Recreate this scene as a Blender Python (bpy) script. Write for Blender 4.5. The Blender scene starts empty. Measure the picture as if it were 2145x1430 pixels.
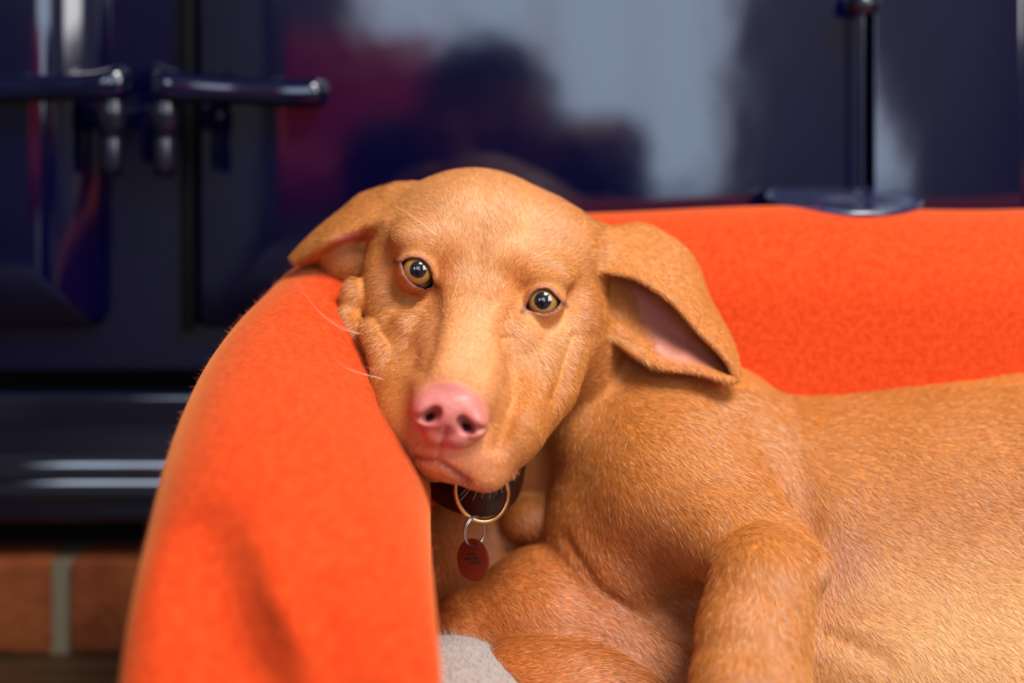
import bpy, bmesh, math, random
import numpy as np
from mathutils import Vector, Matrix
from mathutils.bvhtree import BVHTree

random.seed(4); rng = np.random.default_rng(4)
S = bpy.context.scene
COL = S.collection

# ------------------------------------------------------------------ camera
F = 2145 * 50 / 36.0          # focal length in pixels
CX, HY = 1072.5, 245.0        # principal column and horizon row
ZC = 0.402                    # camera height above the floor (m)
cam_d = bpy.data.cameras.new('camera'); cam = bpy.data.objects.new('camera', cam_d); COL.objects.link(cam)
cam.location = (0, 0, ZC); cam.rotation_euler = (math.pi/2, 0, 0)
cam_d.lens = 50; cam_d.sensor_width = 36; cam_d.shift_y = -(715 - HY) / 2145.0
cam_d.clip_start = 0.02
cam_d.dof.use_dof = True; cam_d.dof.focus_distance = 0.803; cam_d.dof.aperture_fstop = 2.0
S.camera = cam
S.view_settings.view_transform = 'Standard'; S.view_settings.look = 'None'
S.view_settings.gamma = 1.0; S.view_settings.use_curve_mapping = False
S.view_settings.exposure = 0.08

# ------------------------------------------------------------------ sky and daylight through the windows
W = bpy.data.worlds.new('sky'); S.world = W; W.use_nodes = True
bg = W.node_tree.nodes['Background']; bg.inputs[0].default_value = (0.62, 0.76, 1.0, 1); bg.inputs[1].default_value = 2.2
def area(name, loc, rot, sx, sy, power, col):
    l = bpy.data.lights.new(name, 'AREA'); l.shape = 'RECTANGLE'; l.size = sx; l.size_y = sy; l.energy = power; l.color = col
    o = bpy.data.objects.new(name, l); COL.objects.link(o); o.location = loc; o.rotation_euler = rot
    return o
# daylight of the glazed door behind the camera and of the window in the right wall
area('daylight_glazed_door', (0.1, -2.52, 1.15), (math.pi/2, 0, 0), 1.25, 2.0, 20, (0.62, 0.77, 1.0))
area('daylight_side_window', (1.72, -1.1, 1.38), (math.radians(90), 0, math.radians(90)), 1.5, 1.5, 50, (1.0, 0.95, 0.88))
area('daylight_rooflight', (0.8, -0.6, 2.37), (0, 0, 0), 0.9, 1.2, 140, (1.0, 0.96, 0.90))
area('daylight_small_window', (-1.28, -2.52, 1.45), (math.pi/2, 0, 0), 0.55, 0.9, 9, (0.7, 0.82, 1.0))

# ------------------------------------------------------------------ helpers
def P(px, py, d):             # photo pixel + distance (mm) -> mm, camera at the origin
    return np.array([(px - CX) * d / F, d, -(py - HY) * d / F])
def M(px, py, d):             # the same in metres, floor at z = 0
    p = P(px, py, d) * 0.001
    return Vector((p[0], p[1], p[2] + ZC))

def tag(o, label=None, cat=None, group=None, kind=None):
    if label: o['label'] = label
    if cat: o['category'] = cat
    if group: o['group'] = group
    if kind: o['kind'] = kind
    return o
def empty(name, loc=(0, 0, 0)):
    o = bpy.data.objects.new(name, None); COL.objects.link(o); o.location = loc; o.empty_display_size = 0.02
    return o
def mesh_obj(name, verts, faces, mat, parent=None, smooth=True):
    me = bpy.data.meshes.new(name); me.from_pydata([tuple(v) for v in verts], [], faces); me.update()
    if smooth: me.shade_smooth()
    o = bpy.data.objects.new(name, me); COL.objects.link(o)
    if mat: me.materials.append(mat)
    if parent:
        o.parent = parent; o.matrix_parent_inverse = Matrix.Translation(-parent_loc(parent))
    return o
def parent_loc(p): return Vector(p.location) if p.type == 'EMPTY' else Vector((0, 0, 0))
def bm_obj(name, bm, mat, parent=None, smooth=False):
    me = bpy.data.meshes.new(name); bm.normal_update(); bm.to_mesh(me); bm.free()
    if smooth: me.shade_smooth()
    o = bpy.data.objects.new(name, me); COL.objects.link(o)
    if mat: me.materials.append(mat)
    if parent:
        o.parent = parent; o.matrix_parent_inverse = Matrix.Translation(-parent_loc(parent))
    return o
def box(name, x0, x1, y0, y1, z0, z1, mat, parent=None, bevel=0.0, seg=2):
    bm = bmesh.new(); bmesh.ops.create_cube(bm, size=1)
    for v in bm.verts:
        v.co = Vector(((x0+x1)/2 + v.co.x*(x1-x0), (y0+y1)/2 + v.co.y*(y1-y0), (z0+z1)/2 + v.co.z*(z1-z0)))
    if bevel: bmesh.ops.bevel(bm, geom=bm.edges[:], offset=bevel, segments=seg, profile=0.5, affect='EDGES')
    return bm_obj(name, bm, mat, parent, smooth=bevel > 0)
def catmull(pts, n):
    pts = np.array(pts, float); out = []
    pp = np.vstack([2*pts[0]-pts[1], pts, 2*pts[-1]-pts[-2]])
    for i in range(1, len(pp)-2):
        for t in np.linspace(0, 1, n, endpoint=False):
            a, b, c, d = pp[i-1], pp[i], pp[i+1], pp[i+2]
            out.append(0.5*((2*b)+(-a+c)*t+(2*a-5*b+4*c-d)*t*t+(-a+3*b-3*c+d)*t**3))
    out.append(pts[-1]); return np.array(out)
def tube(name, pts, r, mat, parent=None, n=12, closed=False):
    pts = [Vector(p) for p in pts]; N = len(pts); rr = r if hasattr(r, '__len__') else [r]*N
    V, Fc = [], []; prev = None
    for i, p in enumerate(pts):
        t = (pts[(i+1) % N]-pts[i-1]) if closed else (pts[min(i+1, N-1)]-pts[max(i-1, 0)])
        t.normalize()
        if prev is None: prev = Vector((0.31, 0.22, 0.93))
        u = (prev - t*prev.dot(t)).normalized(); w = t.cross(u); prev = u
        for k in range(n):
            a = 2*math.pi*k/n; V.append(p+(u*math.cos(a)+w*math.sin(a))*rr[i])
    for i in range(N if closed else N-1):
        for k in range(n):
            j = (i+1) % N
            Fc.append((i*n+k, i*n+(k+1) % n, j*n+(k+1) % n, j*n+k))
    if not closed:
        b0 = len(V); V += V[:n]; b1 = len(V); V += V[(N-1)*n:N*n]      # caps keep their own corners
        Fc.append(tuple(b0+k for k in range(n))[::-1]); Fc.append(tuple(b1+k for k in range(n)))
    return mesh_obj(name, V, Fc, mat, parent)

# ------------------------------------------------------------------ materials
def mat(name, col=(0.8, 0.8, 0.8), rough=0.5, metal=0.0, spec=0.5, coat=0.0, sheen=0.0):
    m = bpy.data.materials.new(name); m.use_nodes = True
    b = m.node_tree.nodes['Principled BSDF']
    b.inputs['Base Color'].default_value = (*col, 1); b.inputs['Roughness'].default_value = rough
    b.inputs['Metallic'].default_value = metal; b.inputs['Specular IOR Level'].default_value = spec
    b.inputs['Coat Weight'].default_value = coat; b.inputs['Coat Roughness'].default_value = 0.03
    b.inputs['Sheen Weight'].default_value = sheen
    return m
def nd(m, typ, **kw):
    n = m.node_tree.nodes.new(typ)
    for k, v in kw.items():
        if k in n.inputs.keys(): n.inputs[k].default_value = v
        else: setattr(n, k, v)
    return n
def lk(m, a, ao, b, bi): m.node_tree.links.new(a.outputs[ao], b.inputs[bi])
def bsdf(m): return m.node_tree.nodes['Principled BSDF']
def noise_color(m, scale, c0, c1, detail=4, lo=0.35, hi=0.65, vec_scale=(1, 1, 1)):
    tc = nd(m, 'ShaderNodeTexCoord'); mp = nd(m, 'ShaderNodeMapping'); mp.inputs['Scale'].default_value = vec_scale
    n = nd(m, 'ShaderNodeTexNoise', Scale=scale, Detail=detail); r = nd(m, 'ShaderNodeValToRGB')
    r.color_ramp.elements[0].position = lo; r.color_ramp.elements[1].position = hi
    r.color_ramp.elements[0].color = (*c0, 1); r.color_ramp.elements[1].color = (*c1, 1)
    lk(m, tc, 'Object', mp, 0); lk(m, mp, 0, n, 'Vector'); lk(m, n, 0, r, 0); lk(m, r, 0, bsdf(m), 'Base Color')
    return n, mp, r
def noise_bump(m, scale, strength, dist, detail=2, vec_scale=(1, 1, 1)):
    tc = nd(m, 'ShaderNodeTexCoord'); mp = nd(m, 'ShaderNodeMapping'); mp.inputs['Scale'].default_value = vec_scale
    n = nd(m, 'ShaderNodeTexNoise', Scale=scale, Detail=detail); b = nd(m, 'ShaderNodeBump', Strength=strength, Distance=dist)
    lk(m, tc, 'Object', mp, 0); lk(m, mp, 0, n, 'Vector'); lk(m, n, 0, b, 'Height'); lk(m, b, 0, bsdf(m), 'Normal')
    return b

enamel = mat('navy_enamel', (0.0009, 0.001, 0.015), 0.09, spec=0.55, coat=0.5)
noise_bump(enamel, 26, 0.06, 0.004, 1)
enamel_dark = mat('navy_enamel_plinth', (0.002, 0.0022, 0.010), 0.12, spec=0.6, coat=0.6)
noise_bump(enamel_dark, 40, 0.05, 0.003, 1)
ridge_m = mat('navy_enamel_ridge', (0.002, 0.0022, 0.010), 0.05, spec=0.8, coat=1.0); noise_bump(ridge_m, 40, 0.02, 0.002, 1)
disc_m = mat('navy_enamel_disc', (0.012, 0.014, 0.05), 0.3, spec=0.7, coat=0.6); noise_bump(disc_m, 60, 0.05, 0.001)
blackm = mat('black_shadow_gap', (0.002, 0.002, 0.0025), 0.7, spec=0.08)
pinm = mat('dark_hinge_pin', (0.004, 0.004, 0.012), 0.22, spec=0.4, coat=0.2)
felt = mat('orange_felt', (0.86, 0.09, 0.012), 0.85, spec=0.1, sheen=0.5)
bsdf(felt).inputs['Sheen Tint'].default_value = (1.0, 0.42, 0.14, 1); bsdf(felt).inputs['Sheen Roughness'].default_value = 0.45
noise_color(felt, 260, (0.49, 0.030, 0.004), (0.59, 0.054, 0.008), 8, 0.36, 0.64)
noise_bump(felt, 520, 0.55, 0.0014, 8)
fleece = mat('pale_fleece', (0.30, 0.245, 0.22), 0.95, spec=0.1, sheen=0.5)
noise_bump(fleece, 160, 0.9, 0.004, 4)
brick_m = mat('red_brick', (0.3, 0.08, 0.03), 0.9, spec=0.1)
noise_color(brick_m, 22, (0.10, 0.022, 0.008), (0.17, 0.045, 0.013), 6)
noise_bump(brick_m, 120, 0.6, 0.003, 5)
mortar_m = mat('grey_mortar', (0.12, 0.10, 0.065), 0.95, spec=0.05); noise_bump(mortar_m, 150, 0.6, 0.003, 5)
floor_m = mat('dark_wood_floor', (0.05, 0.024, 0.008), 0.5)
noise_color(floor_m, 9, (0.018, 0.008, 0.003), (0.04, 0.018, 0.006), 6, vec_scale=(1, 9, 1))
wall_m = mat('painted_wall', (0.13, 0.125, 0.12), 0.9); noise_bump(wall_m, 200, 0.1, 0.001)
ceil_m = mat('white_ceiling', (0.25, 0.25, 0.25), 0.9); noise_bump(ceil_m, 200, 0.1, 0.001)
frame_m = mat('white_window_frame', (0.7, 0.7, 0.7), 0.4)
brass = mat('brass', (0.78, 0.50, 0.20), 0.22, metal=1.0); steel = mat('steel', (0.5, 0.5, 0.52), 0.22, metal=1.0)
noise_bump(brass, 900, 0.05, 0.0003); noise_bump(steel, 900, 0.05, 0.0003)
copper = mat('copper_tag', (0.22, 0.05, 0.022), 0.42, metal=0.6); noise_bump(copper, 700, 0.1, 0.0003)
leather = mat('dark_leather', (0.028, 0.009, 0.006), 0.35, spec=0.5); noise_bump(leather, 500, 0.3, 0.0008, 4)
engrave = mat('engraved_mark', (0.02, 0.008, 0.006), 0.8)

# ================================================================== the room
X0, X1, Y0, Y1, ZH = -2.0, 1.8, -2.6, 1.62, 2.4
tag(box('floor', X0, X1, Y0, Y1, -0.05, 0.0, floor_m), kind='structure')
tag(box('wall_back', X0, X1, Y1, Y1+0.1, 0, ZH, wall_m), kind='structure')
tag(box('wall_left', X0-0.1, X0, Y0, Y1, 0, ZH, wall_m), kind='structure')
def wall_with_hole(name, pts2, hole, place):
    # pts2 = (u0,u1,v0,v1), hole likewise; place(u,v,t) -> world, t thickness
    u0, u1, v0, v1 = pts2; a0, a1, b0, b1 = hole
    bm = bmesh.new()
    for (p, q, r, s) in ((u0, a0, v0, v1), (a1, u1, v0, v1), (a0, a1, v0, b0), (a0, a1, b1, v1)):
        if q-p < 1e-4 or s-r < 1e-4: continue
        vs = [bm.verts.new(place(u, v, t)) for t in (0, 1) for (u, v) in ((p, r), (q, r), (q, s), (p, s))]
        for f in ((0, 1, 2, 3), (7, 6, 5, 4), (0, 4, 5, 1), (1, 5, 6, 2), (2, 6, 7, 3), (3, 7, 4, 0)):
            bm.faces.new([vs[i] for i in f])
    bmesh.ops.recalc_face_normals(bm, faces=bm.faces[:])
    return tag(bm_obj(name, bm, wall_m), kind='structure')
co_ = wall_with_hole('ceiling', (X0, X1, Y0, Y1), (0.33, 1.27, -1.22, 0.02), lambda u, v, t: (u, v, ZH+0.05*t)); co_.data.materials[0] = ceil_m
w3 = tag(empty('window_3', (0.8, -0.6, ZH)), kind='structure')
for x in (0.34, 0.8, 1.26): box('window_frame', x-0.02, x+0.02, -1.22, 0.02, ZH+0.005, ZH+0.045, frame_m, w3)
wall_with_hole('wall_front', (-0.95, X1, 0, ZH), (-0.55, 0.75, 0.0, 2.2), lambda u, v, t: (u, Y0-0.1*t, v))
wall_with_hole('wall_front_corner', (X0, -0.95, 0, ZH), (-1.58, -0.98, 0.95, 1.95), lambda u, v, t: (u, Y0-0.1*t, v))
w2 = tag(empty('window_2', (-1.28, Y0-0.05, 0.95)), kind='structure')
for x in (-1.56, -1.28, -1.00): box('window_frame', x-0.02, x+0.02, Y0-0.08, Y0-0.03, 0.95, 1.95, frame_m, w2)
for z in (0.97, 1.45, 1.93): box('window_frame', -1.58, -0.98, Y0-0.075, Y0-0.035, z-0.02, z+0.02, frame_m, w2)
wall_with_hole('wall_right', (Y0, Y1, 0, ZH), (-1.9, -0.3, 0.6, 2.16), lambda u, v, t: (X1+0.1*t, u, v))
# frames of the glazed door and of the side window
fr = tag(empty('door_1', (0.1, Y0-0.05, 0)), kind='structure')
for x in (-0.53, -0.22, 0.08, 0.12, 0.43, 0.73):
    box('door_frame', x-0.025, x+0.025, Y0-0.08, Y0-0.03, 0.0, 2.2, frame_m, fr)
for z in (0.03, 1.05, 2.17): box('door_rail', -0.55, 0.75, Y0-0.075, Y0-0.035, z-0.03, z+0.03, frame_m, fr)
wr = tag(empty('window_1', (X1+0.05, -1.1, 0.6)), kind='structure')
for y in (-1.88, -1.1, -0.32): box('window_frame', X1+0.03, X1+0.08, y-0.025, y+0.025, 0.6, 2.16, frame_m, wr)
for z in (0.625, 1.38, 2.135): box('window_frame', X1+0.035, X1+0.075, -1.9, -0.3, z-0.025, z+0.025, frame_m, wr)

# ================================================================== brick hearth under the cooker
HY0, HY1 = 1.062, 1.30
mz = 0.070
hearth = tag(empty('brick_hearth', (0, HY0, 0)), 'low red brick hearth with pale mortar under the navy cooker', 'hearth')
box('mortar_bed', -1.2, 1.2, HY0+0.004, HY1, 0.0, mz-0.002, mortar_m, hearth)
xj = M(125, 1260, 1062).x
bme = None
for i in range(-5, 6):
    x0 = xj + 0.007 + i*0.228
    b = box('brick', x0, x0+0.214, HY0-0.002*random.random(), HY1-0.12, 0.001, mz-0.001*random.random(), brick_m, hearth, 0.004, 2)

# ================================================================== navy range cooker
cooker = tag(empty('range_cooker', (0, 1.3, mz)), 'glossy navy enamel range cooker with hinged oven doors above a black plinth', 'cooker')
YP = 1.05                                   # front panel plane
def zpx(py, d): return ZC - (py-HY)*d*0.001/F
def xpx(px, d): return (px-CX)*d*0.001/F
box('front_panel', -0.9, 0.9, YP, YP+0.3, zpx(783, 1050), 0.9, enamel, cooker, 0.006, 3)
box('top_plate', -0.92, 0.92, YP-0.02, YP+0.32, 0.9, 0.94, enamel, cooker, 0.012, 3)
box('recess', -0.9, 0.9, YP+0.03, YP+0.29, zpx(830, 1080), zpx(783, 1050)+0.002, blackm, cooker)
zt, zb = zpx(822, 1050), zpx(1100, 1050)
box('plinth', -0.9, 0.9, YP+0.004, YP+0.29, zb, zt, enamel_dark, cooker, 0.006, 3)
for py in (992, 1030):
    z = zpx(py, 1045)
    tube('plinth_ridge', [(-0.895, YP+0.018, z), (0.895, YP+0.018, z)], 0.018, ridge_m, cooker, 64)
box('toe_recess', -0.88, 0.88, YP+0.06, YP+0.28, mz, zb+0.002, blackm, cooker)
def pillow(name, x0, x1, z0, z1, yb, h, cr, e, parent, prof=2.2, fl=1, fr=1):
    # raised rounded slab: outline rounded rectangle, broad rolled edge
    V, Fc = [], []; nc = 10
    def ring(ins, y):
        r = max(cr-ins, 0.004); a0, a1, b0, b1 = x0+ins*fl, x1-ins*fr, z0+ins, z1-ins; out = []
        for (cx, cz, s) in ((a1-r, b1-r, 0), (a0+r, b1-r, 1), (a0+r, b0+r, 2), (a1-r, b0+r, 3)):
            for k in range(nc+1):
                a = math.pi/2*(s+k/nc); out.append((cx+r*math.cos(a), y, cz+r*math.sin(a)))
        return out
    prof_pts = [(0, yb)]
    for k in range(13):
        t = k/12; prof_pts.append((e*t, yb-h*0.25-h*0.75*(1-(1-t)**prof)))
    for ins, y in prof_pts: V += ring(ins, y)
    n = 4*(nc+1)
    for i in range(len(prof_pts)-1):
        for k in range(n): Fc.append((i*n+k, i*n+(k+1) % n, (i+1)*n+(k+1) % n, (i+1)*n+k))
    Fc.append(tuple((len(prof_pts)-1)*n+k for k in range(n)))
    return mesh_obj(name, V, Fc, enamel, parent)
dz0 = zpx(690, 1035)
DY = 0.034
ld = pillow('oven_door', -0.72, xpx(214, 1035), dz0, 0.62, YP, DY, 0.012, 0.05, cooker)
box('door_gap_shade', xpx(381, 1044), xpx(409, 1044), YP-0.012, YP+0.001, dz0-0.002, 0.62, blackm, cooker, 0.003)  # black strip standing in for the shaded gap along the door edge
md = pillow('oven_door', xpx(405, 1035), xpx(1795, 1035), dz0, 0.62, YP, DY, 0.012, 0.075, cooker, fr=0.04)
rd = pillow('oven_door', xpx(1812, 1035), xpx(2128, 1035), dz0, 0.62, YP, DY, 0.012, 0.05, cooker, fl=0.05, fr=0.05)
# hinge arms and their pins
def arm(pts, parent):
    V, Fc = [], []; n = 20; cs = catmull(pts, 8)
    for (px, py, d, hw, hd) in cs:
        c = M(px, py, d)
        for k in range(n):
            a = 2*math.pi*k/n; ca, sa = math.cos(a), math.sin(a)
            V.append((c.x, c.y+hd*math.copysign(abs(ca)**0.7, ca), c.z+hw*math.copysign(abs(sa)**0.7, sa)))
    N = len(cs)
    for i in range(N-1):
        for k in range(n): Fc.append((i*n+k, i*n+(k+1) % n, (i+1)*n+(k+1) % n, (i+1)*n+k))
    Fc += [tuple(range(n)), tuple((N-1)*n+k for k in range(n))]
    return mesh_obj('hinge_arm', V, Fc, enamel, parent)
arm([(322, 180, 1003, .004, .006), (326, 180, 1003, .0105, .011), (350, 180, 1002, .0125, .013), (395, 184, 1002, .011, .013), (500, 190, 1003, .0095, .012), (620, 196, 1004, .0100, .012), (668, 194, 1005, .0095, .011), (680, 192, 1006, .003, .004)], md)
arm([(268, 175, 1003, .004, .006), (264, 175, 1003, .0105, .011), (240, 176, 1002, .0125, .013), (198, 180, 1002, .0105, .013), (100, 184, 1003, .0095, .012), (-60, 188, 1004, .0095, .012), (-160, 188, 1005, .009, .011), (-170, 188, 1006, .003, .004)], ld)
def lathe(name, cx, cy, prof, parent, m, n=24, tilt=0.0):
    V, Fc = [], []
    for r, z in prof:
        for k in range(n):
            a = 2*math.pi*k/n; V.append((cx+r*math.cos(a), cy+r*math.sin(a), z + r*math.sin(a)*tilt))
    N = len(prof)
    for i in range(N-1):
        for k in range(n): Fc.append((i*n+k, i*n+(k+1) % n, (i+1)*n+(k+1) % n, (i+1)*n+k))
    Fc += [tuple(range(n))[::-1], tuple((N-1)*n+k for k in range(n))]
    return mesh_obj(name, V, Fc, m, parent)
for px, par in ((345, cooker), (236, cooker)):
    x = xpx(px, 1003); y = 1.003
    z = lambda py: zpx(py, 1003)
    pin = lathe('hinge_pin', x, y, [(0.003, z(372)), (0.0072, z(368)), (0.0078, z(345)), (0.0078, z(292)), (0.007, z(282)), (0.009, z(276)), (0.0095, z(262)), (0.0105, z(245)), (0.0105, z(222)), (0.009, z(212)), (0.009, z(190))], par, pinm)
    box('bracket', x-0.006, x+0.006, y, YP+0.002, z(275), z(225), enamel, par, 0.003, 2)
# round tilted disc on its thin stem beside the door seam
dx, dy = xpx(1757, 1000), 0.985
dzc = zpx(412, 985)
disc = lathe('draught_disc', dx, dy, [(0.004, dzc-0.005), (0.0515, dzc-0.005), (0.0535, dzc-0.0028), (0.0535, dzc-0.001), (0.052, dzc+0.0008), (0.046, dzc-0.0005), (0.02, dzc+0.0005), (0.012, dzc+0.0025), (0.004, dzc+0.0028)], cooker, disc_m, 48, tilt=0.13)
sx = xpx(1803, 1000)
tube('disc_stem', [(sx, 0.995, dzc-0.002), (sx, 0.995, zpx(-60, 995))], 0.0016, enamel, cooker, 12)
box('disc_bracket', dx-0.01, dx+0.01, dy+0.02, YP, dzc-0.008, dzc-0.001, enamel, cooker, 0.002)
lathe('stem_knob', sx, 0.995, [(0.003, zpx(32, 995)), (0.010, zpx(28, 995)), (0.012, zpx(10, 995)), (0.010, zpx(-12, 995)), (0.003, zpx(-16, 995))], cooker, pinm)

# ================================================================== the dog bed
bed = tag(empty('dog_bed', (0.1, 0.8, 0)), 'bright orange-red felt dog bed with tall padded rim and pale fleece cushion', 'dog bed')
# sections along the rim: px, top row py, distance, half width (mm)
sec = [(3000, 430, 962, 62, 62, 62, 2.0), (2600, 432, 960, 62, 62, 62, 2.0), (2145, 433, 958, 62, 62, 62, 2.0), (1800, 436, 957, 62, 62, 62, 2.0), (1500, 438, 956, 62, 62, 62, 2.0), (1250, 440, 955, 62, 62, 62, 2.0),
       (1050, 446, 953, 60, 60, 60, 2.0), (900, 466, 950, 56, 56, 56, 2.0), (790, 500, 940, 50, 52, 52, 2.0), (715, 528, 915, 47, 47, 50, 2.0), (672, 566, 872, 47, 55, 70, 1.7), (630, 612, 832, 50, 74, 98, 1.45), (594, 672, 795, 50, 82, 92, 1.45),
       (580, 768, 742, 57, 80, 85, 1.6), (583, 890, 692, 64, 75, 76, 1.8), (590, 1045, 652, 69, 71, 71, 2.0), (591, 1230, 627, 69, 69, 69, 2.0), (590, 1400, 617, 62, 62, 62, 2.0), (590, 1560, 612, 48, 48, 48, 2.0), (590, 1720, 610, 26, 26, 26, 2.0)]
cs = []
for px, py, d, wl, wr, hr, pe in sec:
    p = M(px, py, d); cs.append((p.x, p.y, p.z, wl*0.001, wr*0.001, hr*0.001, pe))
cs = catmull(cs, 10)
# drop crowded samples so that rings stay apart in plan
V, Fc = [], []; nr = 56
pl = cs[:, :2]
tang = np.gradient(pl, axis=0)
for _ in range(6): tang = np.vstack([tang[:1], (tang[:-2]+2*tang[1:-1]+tang[2:])/4, tang[-1:]])
for i, (x, y, zt_, wl, wr, hr, pe) in enumerate(cs):
    t = tang[i]/np.linalg.norm(tang[i]); nx, ny = -t[1], t[0]       # (nx, ny) points out of the bed... inner side is positive along the arm
    for k in range(nr):
        u = k/(nr-1); left = u < 0.5; w, hh, pw = (wl, wl, 2.0) if left else (wr, hr, pe)
        hh = min(hh, zt_-0.03); v = u if left else 1-u
        if v < 0.2: o, z = w, 0.012+(zt_-hh-0.012)*(v/0.2)
        else:
            a = math.pi/2*(v-0.2)/0.3; o = w*math.cos(a)**(2/pw); z = zt_-hh+hh*math.sin(a)**(2/pw)
        o = -o if left else o
        f = 1+0.03*math.sin(9*x+7*y+11*z)*math.sin(13*z+5*y)
        V.append((x+nx*o*f, y+ny*o*f, z+0.002*math.sin(23*x+17*y)))
N = len(cs)
for i in range(N-1):
    for k in range(nr-1): Fc.append((i*nr+k, i*nr+k+1, (i+1)*nr+k+1, (i+1)*nr+k))
    Fc.append((i*nr+nr-1, i*nr, (i+1)*nr, (i+1)*nr+nr-1))
Fc += [tuple(range(nr))[::-1], tuple((N-1)*nr+k for k in range(nr))]
def dent(v):
    x, y, z = v; px = x*F/y+CX; py = HY-(z-ZC)*F/y
    if y > 0.85 or px > 930: return v
    def g(pl, w):
        m = 1e9
        for (x0, y0), (x1, y1) in zip(pl[:-1], pl[1:]):
            ex, ey = x1-x0, y1-y0; t = max(0, min(1, ((px-x0)*ex+(py-y0)*ey)/(ex*ex+ey*ey))); m = min(m, math.hypot(px-x0-t*ex, py-y0-t*ey))
        return math.exp(-(m/w)**2)
    k = 13*g([(420, 1150), (450, 1260), (500, 1430)], 95)-5*g([(560, 1150), (600, 1280), (650, 1430)], 40)+3*g([(640, 1220), (690, 1330)], 22)+2*g([(560, 1290), (640, 1420)], 14)
    return (x, y+0.001*k, z)
V = [dent(v) for v in V]
rim = mesh_obj('padded_rim', V, Fc, felt, bed)
box('bed_base', -0.17, 0.72, 0.63, 0.93, 0.0, 0.03, felt, bed, 0.01)
fz = np.array(V); nfz = 9000
ri = rng.integers(60, N-12, nfz); ki = rng.integers(12, nr-12, nfz)
p = fz[ri*nr+ki]; e1 = fz[(ri+1)*nr+ki]-p; e2 = fz[ri*nr+ki+1]-p; nn_ = np.cross(e2, e1); nn_ /= np.linalg.norm(nn_, axis=1)[:, None]+1e-9
cen_ = p.copy(); cen_[:, 2] -= 0.06; sg = np.sign(((p-np.column_stack([cs[ri, 0], cs[ri, 1], cs[ri, 2]-0.06]))*nn_).sum(1)); nn_ *= sg[:, None]
p = p+e1*rng.random((nfz, 1))+e2*rng.random((nfz, 1)); dr = rng.normal(0, 1, (nfz, 3)); dr /= np.linalg.norm(dr, axis=1)[:, None]
tip = p+nn_*rng.uniform(0.0004, 0.0016, (nfz, 1))+dr*rng.uniform(0.001, 0.0045, (nfz, 1)); sd_ = np.cross(dr, nn_)*0.00007
fv = np.stack([p-sd_-nn_*0.0004, p+sd_-nn_*0.0004, tip], 1).reshape(-1, 3)
fme = bpy.data.meshes.new('felt_fuzz'); fme.from_pydata([tuple(v) for v in fv], [], [(3*i, 3*i+1, 3*i+2) for i in range(nfz)]); fme.update()
fuzz_m = mat('felt_fibre', (0.85, 0.16, 0.07), 0.8); noise_bump(fuzz_m, 300, 0.1, 0.001); fme.materials.append(fuzz_m)
fo = bpy.data.objects.new('felt_fuzz', fme); COL.objects.link(fo); fo.parent = bed; fo.matrix_parent_inverse = Matrix.Translation(-Vector(bed.location)); tag(fo, kind='stuff')
CT = 0.072
def cush_z(x, y):
    g = math.exp(-((x+0.035)/0.05)**2-((y-0.79)/0.09)**2)
    return CT+0.034*g
gx = np.linspace(-0.125, 0.70, 90); gy = np.linspace(0.585, 0.90, 40); V, Fc = [], []
for i, x in enumerate(gx):
    for j, y in enumerate(gy):
        e = min(x-gx[0], gx[-1]-x, y-gy[0], gy[-1]-y); r = 0.022
        V.append((x, y, cush_z(x, y)-(r-math.sqrt(max(r*r-max(r-e, 0)**2, 0)))))
n0 = len(V)
for i, x in enumerate(gx):
    for j, y in enumerate(gy): V.append((x, y, 0.029))
for i in range(89):
    for j in range(39):
        a = i*40+j; Fc.append((a, a+40, a+41, a+1)); Fc.append((n0+a, n0+a+1, n0+a+41, n0+a+40))
for i in range(89): Fc.append((i*40, n0+i*40, n0+i*40+40, i*40+40)); Fc.append((i*40+39, i*40+79, n0+i*40+79, n0+i*40+39))
for j in range(39): Fc.append((j, j+1, n0+j+1, n0+j)); Fc.append((89*40+j, n0+89*40+j, n0+89*40+j+1, 89*40+j+1))
cush = mesh_obj('fleece_cushion', V, Fc, fleece, bed)
nf = 9000; fv = []
for i in range(nf):
    x, y = (random.uniform(-0.06, 0.03), random.uniform(0.70, 0.88)) if i % 3 else (random.uniform(-0.1, 0.6), random.uniform(0.61, 0.88))
    z = cush_z(x, y); a = random.uniform(0, 6.28); l = random.uniform(0.002, 0.006); ux, uy = math.cos(a), math.sin(a)
    fv += [(x-uy*0.00012, y+ux*0.00012, z-0.001), (x+uy*0.00012, y-ux*0.00012, z-0.001), (x+ux*l, y+uy*l, z+random.uniform(0.001, 0.005))]
ff = mesh_obj('fleece_pile', fv, [(3*i, 3*i+1, 3*i+2) for i in range(nf)], fleece, bed, smooth=False); tag(ff, kind='stuff')
# ================================================================== signed-distance sculpting of the dog (mm, camera at the origin)
class Sculpt:
    def __init__(s): s.ops = []
    def add(s, fn, k, op='u', lim=None): s.ops.append((fn, k, op, lim))
    def __call__(s, Q):
        D = np.full(len(Q), 1e3, np.float32)
        for fn, k, op, lim in s.ops:
            if lim is not None:
                lo, hi = lim; m = np.all((Q > lo) & (Q < hi), axis=1); idx = np.nonzero(m)[0]
                if not len(idx): continue
                q = Q[idx]; d0 = D[idx]
            else: idx = None; q = Q; d0 = D
            d = fn(q).astype(np.float32)
            if op == 'u':
                h = np.maximum(k-np.abs(d0-d), 0)/k; r = np.minimum(d0, d)-h*h*k*0.25
            elif op == 's':
                d = -d; h = np.maximum(k-np.abs(d0-d), 0)/k; r = np.maximum(d0, d)+h*h*k*0.25
            else:
                h = np.maximum(k-np.abs(d0-d), 0)/k; r = np.maximum(d0, d)+h*h*k*0.25
            if idx is None: D = r
            else: D[idx] = r
        return D
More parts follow.
